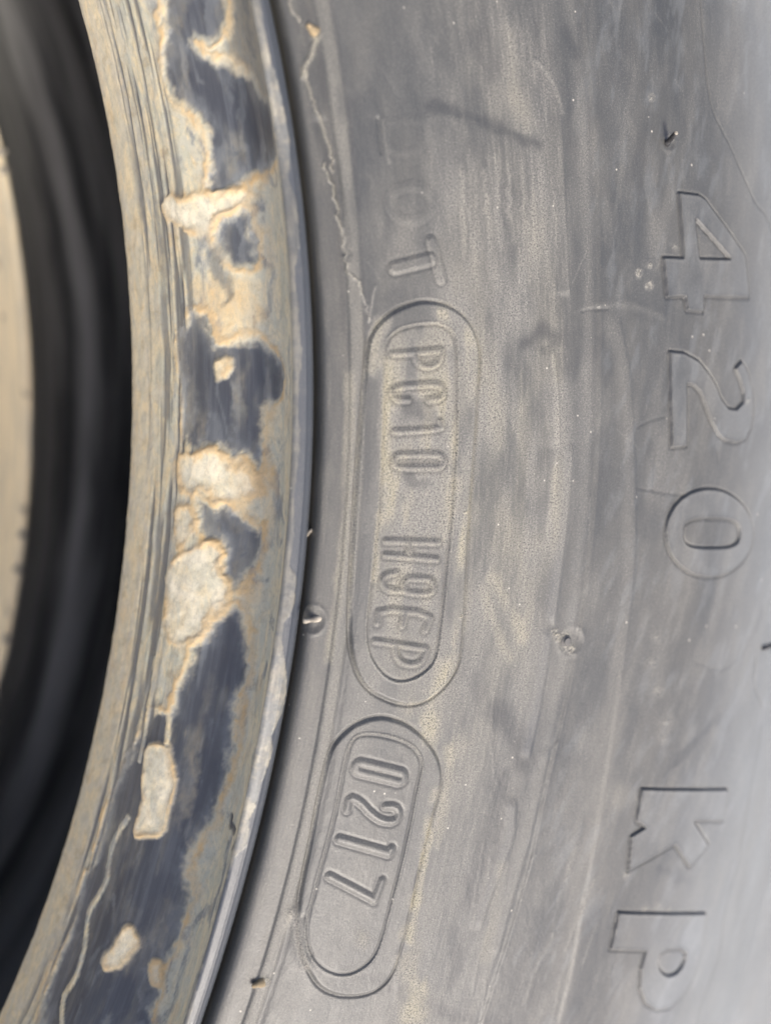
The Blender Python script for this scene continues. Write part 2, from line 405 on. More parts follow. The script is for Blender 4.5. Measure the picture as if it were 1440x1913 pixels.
letter([(1154, 1703.6), (1318.7, 1705.6), (1310, 1770), (1294, 1828), (1273, 1863), (1249.5, 1884.5), (1224, 1888), (1203, 1875), (1193, 1847.5), (1196, 1808.6), (1205, 1777.5), (1138.7, 1775.6)],
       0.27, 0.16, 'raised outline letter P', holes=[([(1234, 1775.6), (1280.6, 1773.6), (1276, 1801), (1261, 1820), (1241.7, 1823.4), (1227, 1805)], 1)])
# worn DOT mark above the upper plate
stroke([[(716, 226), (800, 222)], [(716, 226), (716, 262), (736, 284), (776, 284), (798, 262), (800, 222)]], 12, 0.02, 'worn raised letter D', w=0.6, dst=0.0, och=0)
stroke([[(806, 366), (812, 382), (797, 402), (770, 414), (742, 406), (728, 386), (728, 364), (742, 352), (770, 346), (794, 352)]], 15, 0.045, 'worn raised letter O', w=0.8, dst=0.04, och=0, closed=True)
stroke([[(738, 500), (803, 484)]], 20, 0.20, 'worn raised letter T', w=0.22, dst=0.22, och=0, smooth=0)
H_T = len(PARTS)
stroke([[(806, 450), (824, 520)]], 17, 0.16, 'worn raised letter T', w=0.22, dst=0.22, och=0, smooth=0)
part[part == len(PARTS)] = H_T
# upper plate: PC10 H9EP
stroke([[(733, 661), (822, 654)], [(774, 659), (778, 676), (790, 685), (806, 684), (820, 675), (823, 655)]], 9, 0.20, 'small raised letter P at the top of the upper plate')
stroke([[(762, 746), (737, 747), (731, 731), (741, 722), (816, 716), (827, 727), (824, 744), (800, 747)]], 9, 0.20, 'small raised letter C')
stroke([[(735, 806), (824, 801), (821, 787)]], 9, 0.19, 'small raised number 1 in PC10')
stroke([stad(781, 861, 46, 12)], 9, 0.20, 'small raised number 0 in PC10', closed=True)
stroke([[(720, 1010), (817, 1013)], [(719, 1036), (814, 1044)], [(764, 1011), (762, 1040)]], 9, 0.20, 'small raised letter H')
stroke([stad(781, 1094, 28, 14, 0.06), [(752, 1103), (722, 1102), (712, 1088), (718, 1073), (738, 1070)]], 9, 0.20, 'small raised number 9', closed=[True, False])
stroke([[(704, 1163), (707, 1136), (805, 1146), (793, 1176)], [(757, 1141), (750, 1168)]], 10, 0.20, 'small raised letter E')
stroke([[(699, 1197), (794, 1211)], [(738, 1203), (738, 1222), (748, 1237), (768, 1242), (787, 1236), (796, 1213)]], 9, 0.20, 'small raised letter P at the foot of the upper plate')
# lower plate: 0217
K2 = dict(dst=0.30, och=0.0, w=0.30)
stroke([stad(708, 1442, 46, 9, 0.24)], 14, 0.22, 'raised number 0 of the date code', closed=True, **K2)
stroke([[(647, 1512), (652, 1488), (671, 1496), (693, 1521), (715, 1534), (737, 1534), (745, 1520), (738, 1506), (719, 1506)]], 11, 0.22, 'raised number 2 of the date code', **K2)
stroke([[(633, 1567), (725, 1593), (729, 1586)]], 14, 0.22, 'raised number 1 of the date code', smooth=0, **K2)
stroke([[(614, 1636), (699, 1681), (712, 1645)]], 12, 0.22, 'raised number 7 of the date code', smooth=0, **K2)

# ---- dimples round the vent stubs
def dimple(u, v, rad, depth, rim=0.05):
    f = Feat([(u, v), (u + 1, v)], False); i = f.pick(TH, S, rad * 2)
    d = f.dist(TH[i], S[i])
    H[i] += -depth * (1 - sstep(rad * 0.45, rad, d)) + rim * np.exp(-((d - rad) / 0.3) ** 2)
dimple(582, 1158, 1.9, 0.20)
dimple(1066, 1198, 2.2, 0.14, 0.03)
dimple(1249, 266, 1.1, 0.10, 0.08)
# crumbly bits, and sun glints painted as pale specks
def spots(pts, jag, dval, oval, hgt):
    for u, v, r in pts:
        f = Feat([(u, v), (u + 1, v)], False); i = f.pick(TH, S, r * 2.5)
        n = fbm((ARC[i] + S[i]) / 0.55, (S[i] - ARC[i]) / 0.3, 6, 3)
        d = f.dist(TH[i], S[i]) + jag * n
        g = (1 - sstep(r * 0.1, r * 1.15, d)) * (0.25 + 0.75 * sstep(-0.05, 0.3, n))
        dust[i] += dval * g * (0.5 + 0.5 * (n > -0.1)); ochre[i] += oval * g; H[i] += hgt * g * (0.4 + n)
spots([(1193, 509, 0.9), (1213, 495, 0.7), (1212, 532, 1.0), (1394, 749, 0.7), (1347, 822, 0.35), (1217, 180, 0.8)], 0.5, 2.0, 0.25, 0.15)  # sun glints painted as jagged pale specks
spots([(1230, 1697, 1.6), (1205, 1700, 1.2), (1250, 1700, 0.8), (1260, 460, 0.8), (1170, 1634, 1.0)], 0.8, 1.2, 0.15, 0.06)  # painted sun glints, fainter
spots([(1230, 1290, 1.8), (1245, 1350, 2.2), (1240, 1380, 1.6), (1225, 1190, 1.4), (1215, 1240, 1.5)], 2.0, 0.9, 0.12, 0.10)  # painted sun glints, wide and broken up
spots([(1040, 1190, 1.1), (1052, 1205, 1.3), (1068, 1214, 1.0), (1035, 1180, 0.8), (1055, 1185, 0.9), (869, 957, 0.6), (859, 1150, 0.6)], 0.4, 1.4, 0.6, 0.2)

spots([(496, 1835, 1.0), (478, 1842, 0.6), (590, 66, 1.0), (572, 46, 0.6)], 0.5, 0.9, 0.5, 0.25)
# ---- dust, with sky sheen painted pale towards the shoulder
A9 = ARC; deg = TH * 57.2958
s240 = s_at_r(224); s254 = s_at_r(253)
band = sstep(s240, s240 + 2, S) * (1 - sstep(s254 - 2, s254 + 1.5, S))
big = fbm(A9 / 30, S / 12, 0, 4); med = fbm(A9 / 9, S / 3.4, 1, 4); streak = fbm(A9 / 7, S / 0.55, 2, 4); strk2 = fbm(A9 / 3.2, S / 0.3, 4, 3)
dg = fbm((A9 + S * 1.2) / 8, (S - A9 * 0.25) / 1.8, 5, 4)
dust += np.where(side, 0.10 + 0.10 * big + 0.08 * med, 0)
rr_right = sstep(s_at_r(232), s_at_r(243), S)
dust += band * (0.10 + 0.22 * sstep(-0.1, 0.6, streak) + 0.14 * sstep(-0.1, 0.5, med)) * (0.25 + 0.75 * rr_right)
dust += band * 0.16 * sstep(0.05, 0.5, strk2) * rr_right
bare_shade += band * 0.30 * sstep(-0.1, 0.4, fbm(A9 / 10, S / 3.0, 1, 5)) * rr_right
tanz = band * np.exp(-((deg + 3.0) / 8.5) ** 2)
dust += tanz * (0.04 + 0.62 * sstep(-0.12, 0.42, fbm(A9 / 13, S / 4.0, 5, 5))); ochre += tanz * 0.45 * sstep(-0.3, 0.4, fbm(A9 / 11, S / 3.5, 6, 4))
sheen_bloom += side * sstep(s_at_r(276), s_at_r(302), S) * (0.78 + 0.22 * fbm(A9 / 10, S / 6, 4, 4)); sheen_bloom += side * sstep(s254, s254 + 8, S) * 0.22 * sstep(0.05, 0.55, fbm((A9 + S) / 6, (S - A9 * 0.4) / 1.6, 2, 5, 0.6))  # first ramp paints the grazing sky sheen; second is patchy rubber bloom
dust += side * 0.22 * sstep(0.15, 0.6, fbm((A9 - 0.4 * S) / 16, S / 7, 6, 5)); bare_shade += side * 0.22 * sstep(0.1, 0.6, fbm((A9 + 0.7 * S) / 11, (S - 0.2 * A9) / 4, 3, 5))
out = sstep(s254, s254 + 5, S)
dust += out * 0.16 * sstep(0.0, 0.6, dg) + out * 0.05 * big
dust += sstep(s_at_r(279), s_at_r(300), S) * 0.25 * (0.75 + 0.5 * dg)  # extra paleness outwards, painting the sheen of the sky on the shoulder
# dust packed along the inner edge of the upper plate and in smears right of both plates
smudge = [([(697, 690), (700, 630), (715, 600)], 1.0, .9), ([(722, 680), (722, 780), (718, 900)], 0.9, .7), ([(705, 960), (700, 1080)], 0.6, .5), ([(820, 1245), (812, 1290), (800, 1330), (808, 1380)], 1.5, .6),
          ([(835, 1400), (838, 1450), (826, 1520), (815, 1580)], 1.0, .55), ([(800, 1560), (790, 1620), (778, 1690), (765, 1760)], 0.8, .8), ([(760, 1790), (770, 1850), (765, 1920)], 1.8, .6), ([(920, 1080), (950, 1130), (975, 1190)], 1.2, .5),
          ([(900, 1100), (925, 1170), (950, 1230)], 0.8, .4), ([(655, 700), (652, 860), (640, 1040), (615, 1230)], 0.8, .4), ([(935, 1620), (925, 1700), (905, 1790)], 1.2, .45), ([(950, 60), (960, 160), (985, 230)], 1.6, .35)]
for pts_, w_, a_ in smudge:
    f = Feat(pts_, False, 1); i = f.pick(TH, S, w_ * 3); n = fbm(A9[i] / 2.4, S[i] / 0.9, 1, 5, 0.6)
    g = 1 - sstep(0.0, w_ * 1.5, f.dist(TH[i], S[i]) + w_ * 0.8 * n); dust[i] += a_ * g; ochre[i] += 0.6 * a_ * g
rb = random.Random(5)
for k_ in range(26):
    u0 = rb.uniform(845, 1035); v0 = rb.uniform(270, 420); L_ = rb.uniform(50, 190)
    line([(u0, v0), (u0 + rb.uniform(0, 6), v0 + L_ * 0.5), (u0 + rb.uniform(2, 14), v0 + L_)], 0.006, rb.uniform(0.12, 0.42), 1, jag=0.25, dst=rb.uniform(0.12, 0.38))
for k_ in range(46):
    u0 = rb.uniform(660, 1400); v0 = rb.uniform(20, 1880); L_ = rb.uniform(14, 80); a_ = rb.gauss(1.75, 0.35) if rb.random() < 0.6 else rb.gauss(0.9, 0.3)
    line([(u0, v0), (u0 + L_ * 0.5 * math.cos(a_) + rb.uniform(-2, 2), v0 + L_ * 0.5 * math.sin(a_)), (u0 + L_ * math.cos(a_), v0 + L_ * math.sin(a_))], -0.02, 0.07, 0, jag=0.08, dst=rb.uniform(0.1, 0.45), wt=0.0)
for k_ in range(16):
    u0 = rb.uniform(900, 1130); v0 = rb.uniform(1250, 1850); L_ = rb.uniform(60, 170); a_ = rb.gauss(1.85, 0.12)
    line([(u0, v0), (u0 + L_ * 0.5 * math.cos(a_) + rb.uniform(-4, 4), v0 + L_ * 0.5 * math.sin(a_)), (u0 + L_ * math.cos(a_), v0 + L_ * math.sin(a_))], 0.03, rb.uniform(0.15, 0.4), 1, jag=0.3, dst=rb.uniform(0.1, 0.3), wt=0.0)
# clean (dark) smears wiped across the dust
def smear(pts, w, amt, jag=1.2):
    f = Feat(pts, False, 1); i = f.pick(TH, S, w * 2.5 + jag)
    n = fbm(ARC[i] / 4, S[i] / 2, 3, 4)
    d = f.dist(TH[i], S[i]) + jag * n
    g = 1 - sstep(w * 0.15, w, d)
    bare_shade[i] += amt * g; dust[i] *= (1 - 0.7 * g)
smear([(800, 196), (860, 212), (910, 228), (960, 250), (1010, 270)], 1.4, 0.24, 1.0)
smear([(690, 1826), (745, 1850), (800, 1880), (870, 1905), (950, 1925)], 1.9, 0.5, 0.7)
smear([(940, 1450), (930, 1530), (900, 1610), (880, 1680)], 3.0, 0.42)
smear([(925, 1330), (960, 1380), (975, 1420)], 3.0, 0.30)
smear([(1230, 1620), (1270, 1640), (1290, 1650)], 1.4, 0.35)
smear([(985, 640), (1010, 615), (1035, 625)], 2.0, 0.38)
smear([(1240, 1450), (1330, 1350), (1340, 1345)], 1.0, 0.15)
smear([(760, 890), (775, 905), (790, 900)], 1.4, 0.3)
smear([(770, 760), (800, 770)], 2.0, 0.3)
smear([(840, 1840), (860, 1790), (840, 1740)], 2.0, 0.2)
smear([(1075, 100), (1060, 60)], 2, 0.15)
# buff patches to the right of the lower plate
for u, v, r, a in [(790, 1600, 1.6, 0.7), (800, 1540, 1.5, 0.8), (812, 1480, 1.3, 0.6), (775, 1680, 1.6, 0.8), (760, 1740, 1.5, 0.7), (780, 1880, 3.4, 0.7), (760, 1320, 1.6, 0.5), (855, 1400, 2.2, 0.4),
                   (675, 1745, 1.6, 0.55), (850, 900, 1.2, .4), (1010, 900, 3, .2), (960, 1000, 4, .2), (800, 1350, 1.5, .5), (1160, 1480, 3, .25), (860, 30, 4, .1), (880, 120, 2.5, .25), (940, 180, 3, .25)]:
    f = Feat([(u, v), (u + 1, v + 8)], False); i = f.pick(TH, S, r * 2.6)
    d = f.dist(TH[i], S[i]) + r * 0.7 * fbm(ARC[i] / 3.5, S[i] / 1.4, 2, 4)
    g = 1 - sstep(r * 0.1, r * 1.2, d); dust[i] += a * g; ochre[i] += 0.55 * a * g
# bead flank (between lip and first step) is browner and darker
flank = sstep(S_GAP, S_GAP + 1.0, S) * (1 - sstep(S_STEP - 0.2, S_STEP + 0.3, S))
gapz = np.exp(-((S - S_GAP - 0.6) / 1.3) ** 2) * (S > S_RIDGE + 1.0); ochre += gapz; dust += 0.12 * gapz
ochre += flank * 0.6
bare_shade += flank * 0.55
dust += flank * (0.10 + 0.10 * sstep(-0.2, 0.5, fbm(A9 / 6, S / 0.8, 6, 4)))
side_or_flank = (S > S_GAP)
strip = sstep(S_STEP, S_STEP + 0.4, S) * (1 - sstep(S_STEP + 1.8, S_STEP + 2.6, S))
dust += strip * (0.26 + 0.2 * fbm(A9 / 8, S / 1.0, 4, 3)); ochre += strip * 0.3
bare_shade += 0.22 * np.exp(-((S - S_STEP + 0.45) / 0.4) ** 2) * side_or_flank + 0.35 * np.exp(-((S - S_STEP - 2.45) / 0.3) ** 2)  # dark bands paint the shade at the step wall and in the groove

# ---- mud caked on the bead
bead = S < S_LIP
lowfreq = fbm(A9 / 5, S / 2.5, 0, 4)
warp_t = TH + 0.0055 * fbm(A9 / 3.2, S / 2.4, 1, 4) + 0.0022 * fbm(A9 / 0.9, S / 0.6, 5, 3); warp_s = S + 1.1 * fbm(A9 / 3.0, S / 2.2, 3, 4) + 0.5 * fbm(A9 / 0.9, S / 0.6, 2, 3)
DARK = [
 [(311, -40), (409, -40), (427, 22), (418, 49), (400, 67), (356, 71), (378, 102), (427, 124), (467, 129), (484, 169), (502, 213), (516, 267), (511, 307), (467, 329), (427, 347), (404, 360), (382, 338),
  (400, 289), (387, 244), (356, 200), (329, 178), (311, 147), (307, 67)],
 [(409, 418), (444, 391), (467, 391), (471, 436), (484, 480), (462, 502), (422, 484), (400, 453)],
 [(338, 631), (356, 600), (373, 587), (391, 590), (400, 622), (410, 650), (446, 640), (449, 636), (480, 627), (493, 653), (520, 662), (533, 707), (524, 742), (498, 756), (493, 800), (498, 849), (489, 889),
  (471, 849), (444, 853), (418, 836), (382, 836), (356, 842), (347, 787), (342, 711)],
 [(369, 929), (387, 938), (400, 951), (427, 947), (462, 969), (471, 987), (493, 987), (484, 1027), (471, 1067), (444, 1102), (431, 1080), (422, 1049), (431, 1031), (409, 1004), (373, 1009)],
 [(440, 1133), (462, 1142), (467, 1240), (444, 1302), (440, 1351), (436, 1396), (427, 1440), (413, 1489), (396, 1533), (369, 1578), (347, 1604), (351, 1640), (364, 1671), (347, 1702), (338, 1742),
  (316, 1791), (284, 1804), (307, 1844), (289, 1880), (284, 1950), (67, 1950), (89, 1836), (124, 1764), (147, 1707), (164, 1640), (191, 1578), (204, 1524), (222, 1462), (249, 1418), (262, 1370),
  (285, 1330), (320, 1330), (325, 1290), (350, 1250), (365, 1200), (395, 1190), (400, 1160), (420, 1140)],
]
THIN = [  # thin bluish wipes
 [(470, -30), (505, 110), (520, 240), (500, 235), (470, 125), (430, 115), (420, 70), (440, 20), (430, -30)],
 [(385, 450), (410, 440), (420, 500), (440, 530), (420, 580), (400, 520), (385, 480)],
]
LUMPS = [
 ([(311, 364), (400, 360), (427, 350), (462, 345), (484, 365), (440, 395), (409, 420), (404, 445), (385, 448), (360, 430), (320, 420), (300, 390)], 1.0),
 ([(329, 849), (356, 842), (400, 836), (427, 849), (444, 862), (471, 867), (484, 898), (502, 920), (471, 938), (422, 942), (404, 951), (382, 911), (356, 936), (333, 911)], 0.9),
 ([(320, 1049), (356, 1022), (400, 1004), (427, 1027), (413, 1053), (436, 1089), (431, 1133), (400, 1160), (391, 1196), (347, 1209), (311, 1187), (307, 1111)], 0.9),
 ([(333, 945), (360, 940), (371, 985), (360, 1010), (335, 1030), (322, 1000)], 0.7),
 ([(271, 1400), (311, 1387), (333, 1409), (329, 1489), (311, 1524), (307, 1560), (276, 1564), (249, 1564), (262, 1507), (267, 1440)], 0.8),
 ([(187, 1787), (244, 1724), (269, 1756), (240, 1809), (200, 1818)], 1.1),
 ([(398, 672), (415, 663), (436, 680), (432, 704), (412, 708), (400, 695)], 0.55),
 ([(280, 1795), (305, 1790), (308, 1830), (290, 1845), (278, 1820)], 0.55),
]
ib = np.nonzero(bead)[0]
md = np.ones(len(ib)); edge = np.zeros(len(ib)); film_ = np.zeros(len(ib)) 
bt, bs = warp_t[ib], warp_s[ib]
for poly in DARK:
    f = Feat(poly, True, 1); j = np.nonzero((bt > (f.lo[0] - 3) / f.rc) & (bt < (f.hi[0] + 3) / f.rc) & (bs > f.lo[1] - 3) & (bs < f.hi[1] + 3))[0]
    d = f.dist(bt[j], bs[j])
    md[j] = np.minimum(md[j], sstep(-1.05, 0.45, d)); edge[j] += np.exp(-((d - 0.7) / 0.55) ** 2); film_[j] = np.maximum(film_[j], np.exp(-np.maximum(-d, 0) / 1.0) * (d < 0.8))
for poly in THIN:
    f = Feat(poly, True, 1); d = f.dist(bt, bs); md = md * (1 - 0.6 * (1 - sstep(-1.0, 0.6, d)))
# long drawn streaks near the toe
rel = (S[ib] - S_TOE) / (S_LIP - S_TOE)
st = fbm(ARC[ib] / 34, S[ib] / 0.9, 2, 4)
zone = sstep(0.10, 0.16, rel) * (1 - sstep(0.36, 0.46, rel))
gap = sstep(0.06, 0.26, st) * zone
# a broken blue strip that follows the rim seat
gap = np.maximum(gap, 0.85 * (1 - sstep(0.014, 0.03, np.abs(rel - 0.245 - 0.02 * fbm(ARC[ib] / 9, ARC[ib] * 0, 1, 3)))) * sstep(-0.35, 0.1, fbm(ARC[ib] / 9, ARC[ib] * 0 + 4, 4, 3)))
md = md * (1 - 0.8 * gap)
for path, w in [([(291, 1230), (286, 1280), (278, 1330), (270, 1380), (262, 1422)], 11), ([(346, 1225), (332, 1262), (318, 1300), (316, 1340), (312, 1385)], 13),
                ([(240, 1528), (222, 1555), (209, 1582), (204, 1615), (200, 1649), (186, 1674), (169, 1698), (163, 1730), (160, 1764), (152, 1798), (142, 1827), (128, 1848), (118, 1867), (115, 1950)], 13)]:
    f = Feat(path, False, 1); d = f.dist(TH[ib] + 0.15 * (bt - TH[ib]), S[ib] + 0.15 * (bs - S[ib]))
    md = np.maximum(md, 1 - sstep(w / 13 * 0.35, w / 13 * 0.62, d))
lp = np.zeros(len(ib))
lump_id = np.zeros(len(ib), int)
for n_, (poly, amt) in enumerate(LUMPS):
    f = Feat(poly, True, 1); d = f.dist(0.45 * bt + 0.55 * TH[ib], 0.45 * bs + 0.55 * S[ib]) + 0.8 * fbm(ARC[ib] / 4.0, S[ib] / 3, 6, 2)
    g = amt * (1 - sstep(-2.0, 0.35, d)) * (0.75 + 0.3 * fbm(ARC[ib] / 1.8, S[ib] / 1.2, 1, 4)); lp = np.maximum(lp, g)
    md = np.maximum(md, 1 - sstep(-0.35, 0.4, d)); edge += 1.1 * np.exp(-((d + 0.35) / 0.6) ** 2) * (0.5 + 0.9 * sstep(-0.3, 0.3, fbm(ARC[ib] / 3, S[ib] / 3, 1, 3)))
    lump_id[d < 0.0] = n_ + 1
dirt = fbm(ARC[ib] / 2.2, S[ib] / 1.1, 6, 5)
for u, v, r, a_ in [(450, 560, 4.5, 0.8), (400, 560, 4.0, 0.7), (470, 900, 3.0, 0.8), (505, 890, 2.5, 0.7), (420, 620, 2.0, 0.6), (335, 560, 3.0, 0.5), (470, 1100, 2.0, 0.7), (420, 1060, 1.6, 0.8), (500, 700, 2.0, 0.8), (330, 440, 2.0, .6)]:
    f = Feat([(u, v), (u + 1, v + 10)], False); d = f.dist(bt, bs) + r * 0.6 * dirt; edge += a_ * (1 - sstep(r * 0.2, r, d))
md = np.clip(np.maximum(md, 0.16 * sstep(0.0, 0.6, fbm(ARC[ib] / 7, S[ib] / 1.6, 3, 4)) + 0.25 * sstep(0.1, 0.7, fbm(bt * 240 / 12, bs / 3.0, 5, 3))), 0, 1)
w1 = fbm(ARC[ib] / 7, S[ib] / 4, 1, 3); w2 = fbm(ARC[ib] / 7, S[ib] / 4, 4, 3)
swirl = fbm(ARC[ib] / 6.5 + 1.6 * w1, S[ib] / 1.9 + 1.6 * w2, 3, 5, 0.6)
swirl2 = fbm(ARC[ib] / 14 + 0.8 * w2, S[ib] / 0.8 + 1.0 * w1, 6, 5, 0.55)
thin[ib] = np.clip((0.95 * sstep(0.02, 0.38, swirl) * sstep(0.3, 0.5, rel) + 0.6 * sstep(0.0, 0.35, swirl2) * (1 - sstep(0.3, 0.5, rel)) * sstep(0.06, 0.14, rel)) * (1 - np.clip(1.3 * lp, 0, 1)), 0, 1)
haze_film[ib] = np.clip(film_ * (0.35 + 0.9 * sstep(-0.35, 0.4, swirl)) + 0.42 * sstep(0.2, 0.6, fbm(ARC[ib] / 10 + 1.3 * w1, S[ib] / 1.4 + 1.3 * w2, 5, 5)), 0, 1)
lp = np.maximum(lp, 0.22 * (1 - sstep(0.10, 0.24, rel)) * (0.6 + 0.6 * swirl2))
mud[ib] = md; lump[ib] = lp; ochre[ib] = np.clip(edge * (0.55 + 0.6 * sstep(-0.2, 0.4, dirt)), 0, 1) * md
ochre[ib] += 0.30 * sstep(0.1, 0.6, fbm(ARC[ib] / 5, S[ib] / 2.2, 5, 4)) * md + 0.26 * (1 - sstep(0.12, 0.26, rel)) * md
mh = md * (0.20 + 0.08 * dirt + 0.03 * fbm(ARC[ib] / 0.9, S[ib] / 0.7, 3, 3)) + 0.16 * lp * (0.7 + 0.35 * lowfreq[ib]) + 0.15 * edge * md
H[ib] += mh * sstep(0, 3, S[ib]) * (1 - sstep(S_LIP - 1.5, S_LIP - 0.2, S[ib]))
H[ib] += 0.05 * fbm(ARC[ib] / 40, S[ib] / 0.7, 4, 3) * zone
ATTR_GREY = np.zeros(N); ATTR_GREY[ib] = sstep(0.50, 0.72, rel) * (0.75 + 0.5 * fbm(ARC[ib] / 8, S[ib] / 4, 2, 4))
for n_ in range(len(LUMPS)):
    part[ib[lump_id == n_ + 1]] = new_part('mud_lump')
p_mud = new_part('dried_mud')
k = ib[(md > 0.5) & (lump_id == 0) & (S[ib] > S_TOE)]; part[k] = p_mud
KIND = {p_mud: 'stuff'}

# ---- chalky scuff along the lip
CH = [(540, 0), (485, 0), (496, 67), (508, 120), (523, 167), (529, 200), (540, 255), (540, 300), (540, 337), (553, 370), (558, 420), (560, 450), (556, 478), (550, 500), (551, 530), (557, 562), (560, 620),
      (564, 657), (560, 707), (557, 757), (561, 824), (557, 870), (549, 920), (550, 985), (547, 1018), (541, 1058), (553, 1078), (551, 1120), (541, 1150), (531, 1162), (526, 1195), (531, 1225), (536, 1275),
      (535, 1290), (528, 1330), (507, 1375), (510, 1400), (503, 1425), (487, 1465), (477, 1505), (466, 1530), (464, 1560), (462, 1580), (440, 1600), (422, 1643), (407, 1693), (392, 1750), (380, 1795), (367, 1845), (348, 1935)]
ct = trace(CH[1:]); o = np.argsort(ct[:, 0])
ridge_z = (S >= S_LIP - 0.2) & (S < S_GAP)
sb = np.interp(TH, ct[o, 0], ct[o, 1])
chk = (1 - sstep(-0.05, 0.06, S - sb - 0.16 * fbm(A9 / 0.7, S / 0.3, 2, 4))) * ridge_z * (S > S_LIP - 0.15)
chw = 0.34 + 0.66 * np.clip(np.exp(-((deg + 13.5) / 3.6) ** 2) + 0.7 * np.exp(-((deg - 9.5) / 2.2) ** 2), 0, 1) + 0.22 * fbm(A9 / 9, A9 * 0, 4, 3)
chalk += chw * chk * (0.70 + 0.45 * fbm(A9 / 2.5, S / 0.35, 5, 4))
H += 0.035 * chk * (1 + 0.6 * fbm(A9 / 0.8, S / 0.5, 4, 3))
chalk += 0.35 * (S > S_LIP - 1.2) * (S <= S_LIP) * sstep(-0.2, 0.2, fbm(A9 / 4, A9 * 0, 6, 3))
blue += ridge_z * (1 - chk) * 0.8
# a worn notch in the mud beside the lip and one in the chalk
for pth in ([(438, 1530), (436, 1545), (433, 1575)],):
    f = Feat(pth, False); i = f.pick(TH, S, 2.5); g = 1 - sstep(0.15, 0.75, f.dist(TH[i], S[i]) + 0.25 * fbm(A9[i] / 1.2, S[i] / 0.8, 1, 3)); mud[i] *= (1 - g); H[i] -= 0.25 * g * bead[i]

dust = np.clip(dust, 0, 1.6) * (S >= S_LIP)
# ------------------------------------------------------------------ mesh building
def base_normal():
    return SK.nrm(S)
nr, nz_ = base_normal()
RR = R_ + wobble(TH, R_) + nr * H
POS = np.stack([RR * np.cos(TH), RR * np.sin(TH), Z_ + nz_ * H], 1) * MM
G = POS.reshape(NT, NS, 3)
du = np.gradient(G, axis=0); dv = np.gradient(G, axis=1)
NRM = np.cross(dv, du); NRM /= np.linalg.norm(NRM, axis=2, keepdims=True) + 1e-20
if NRM[NT // 2, NS // 2, 2] < 0: NRM = -NRM
flip = np.cross(du[NT // 2, NS // 2], dv[NT // 2, NS // 2])[2] < 0
NRM = NRM.reshape(-1, 3)
idx = np.arange(N).reshape(NT, NS)
a, b, c, d_ = idx[:-1, :-1].ravel(), idx[1:, :-1].ravel(), idx[1:, 1:].ravel(), idx[:-1, 1:].ravel()
FACES = np.stack([a, d_, c, b] if flip else [a, b, c, d_], 1)
POLAR = np.stack([TH * 0.24, S * MM, np.zeros(N)], 1)
ATTR = dict(film=np.clip(haze_film, 0, 1), thin=np.clip(thin, 0, 1), sheen_bloom=np.clip(sheen_bloom, 0, 1), seam_shade=np.clip(seam_shade, 0, 1), dust=dust, mud=mud, lump=lump, ochre=np.clip(ochre, 0, 1.2), chalk=np.clip(chalk, 0, 1), bare_shade=np.clip(bare_shade, 0, 1), blue=np.clip(blue, 0, 1))

# ------------------------------------------------------------------ materials
def mat_new(name):
    m = bpy.data.materials.new(name); m.use_nodes = True
    nt = m.node_tree; nt.nodes.clear()
    out = nt.nodes.new('ShaderNodeOutputMaterial'); bs_ = nt.nodes.new('ShaderNodeBsdfPrincipled')
    nt.links.new(bs_.outputs[0], out.inputs[0])
    return m, nt, bs_
class NB:
    def __init__(self, nt): self.nt = nt
    def n(self, t, **kw):
        x = self.nt.nodes.new(t)
        for k, v in kw.items(): setattr(x, k, v)
        return x
    def lk(self, a, b): self.nt.links.new(a, b)
    def val(self, sock, v):
        if hasattr(v, 'links'): self.lk(v, sock)
        else: sock.default_value = v
    def math(self, op, a, b=0.0, c=None, clamp=False):
        x = self.n('ShaderNodeMath', operation=op); x.use_clamp = clamp
        self.val(x.inputs[0], a); self.val(x.inputs[1], b)
        if c is not None: self.val(x.inputs[2], c)
        return x.outputs[0]
    def mix(self, f, a, b):
        x = self.n('ShaderNodeMix', data_type='RGBA'); self.val(x.inputs[0], f); self.val(x.inputs[6], a); self.val(x.inputs[7], b)
        return x.outputs[2]
    def attr(self, name, vec=False):
        x = self.n('ShaderNodeAttribute', attribute_name=name); return x.outputs['Vector' if vec else 'Fac']
    def scale(self, v, s):
        x = self.n('ShaderNodeMapping'); self.lk(v, x.inputs[0]); x.inputs['Scale'].default_value = s; return x.outputs[0]
    def noise(self, v, s, det=3, rough=0.55):
        x = self.n('ShaderNodeTexNoise'); self.lk(v, x.inputs['Vector']); x.inputs['Scale'].default_value = s
        x.inputs['Detail'].default_value = det; x.inputs['Roughness'].default_value = rough; return x.outputs['Fac']
    def ramp(self, v, lo, hi, a=0.0, b=1.0):
        x = self.n('ShaderNodeMapRange'); x.clamp = True; x.interpolation_type = 'SMOOTHSTEP'
        self.lk(v, x.inputs[0]); x.inputs[1].default_value = lo; x.inputs[2].default_value = hi; x.inputs[3].default_value = a; x.inputs[4].default_value = b
        return x.outputs[0]

def col(r, g, b_): return (r, g, b_, 1)
m_rub, nt, P = mat_new('dusty_rubber')
q = NB(nt); pol = q.attr('polar', True)
fine = q.noise(pol, 2600, 3, 0.7); grain = q.noise(pol, 4200, 3, 0.9)
strk = q.noise(q.scale(pol, (260, 2600, 1)), 1.0, 4, 0.6)
wide = q.noise(q.scale(pol, (45, 110, 1)), 1.0, 4, 0.6)
mot = q.noise(pol, 420, 5, 0.65)
c = q.mix(q.ramp(wide, 0.35, 0.65), col(0.048, 0.052, 0.0545), col(0.074, 0.075, 0.0715))
c = q.mix(q.math('MULTIPLY', q.attr('bare_shade'), 0.85, clamp=True), c, col(0.028, 0.029, 0.033))
c = q.mix(q.math('MULTIPLY', q.attr('blue'), 0.8, clamp=True), c, col(0.055, 0.066, 0.085))
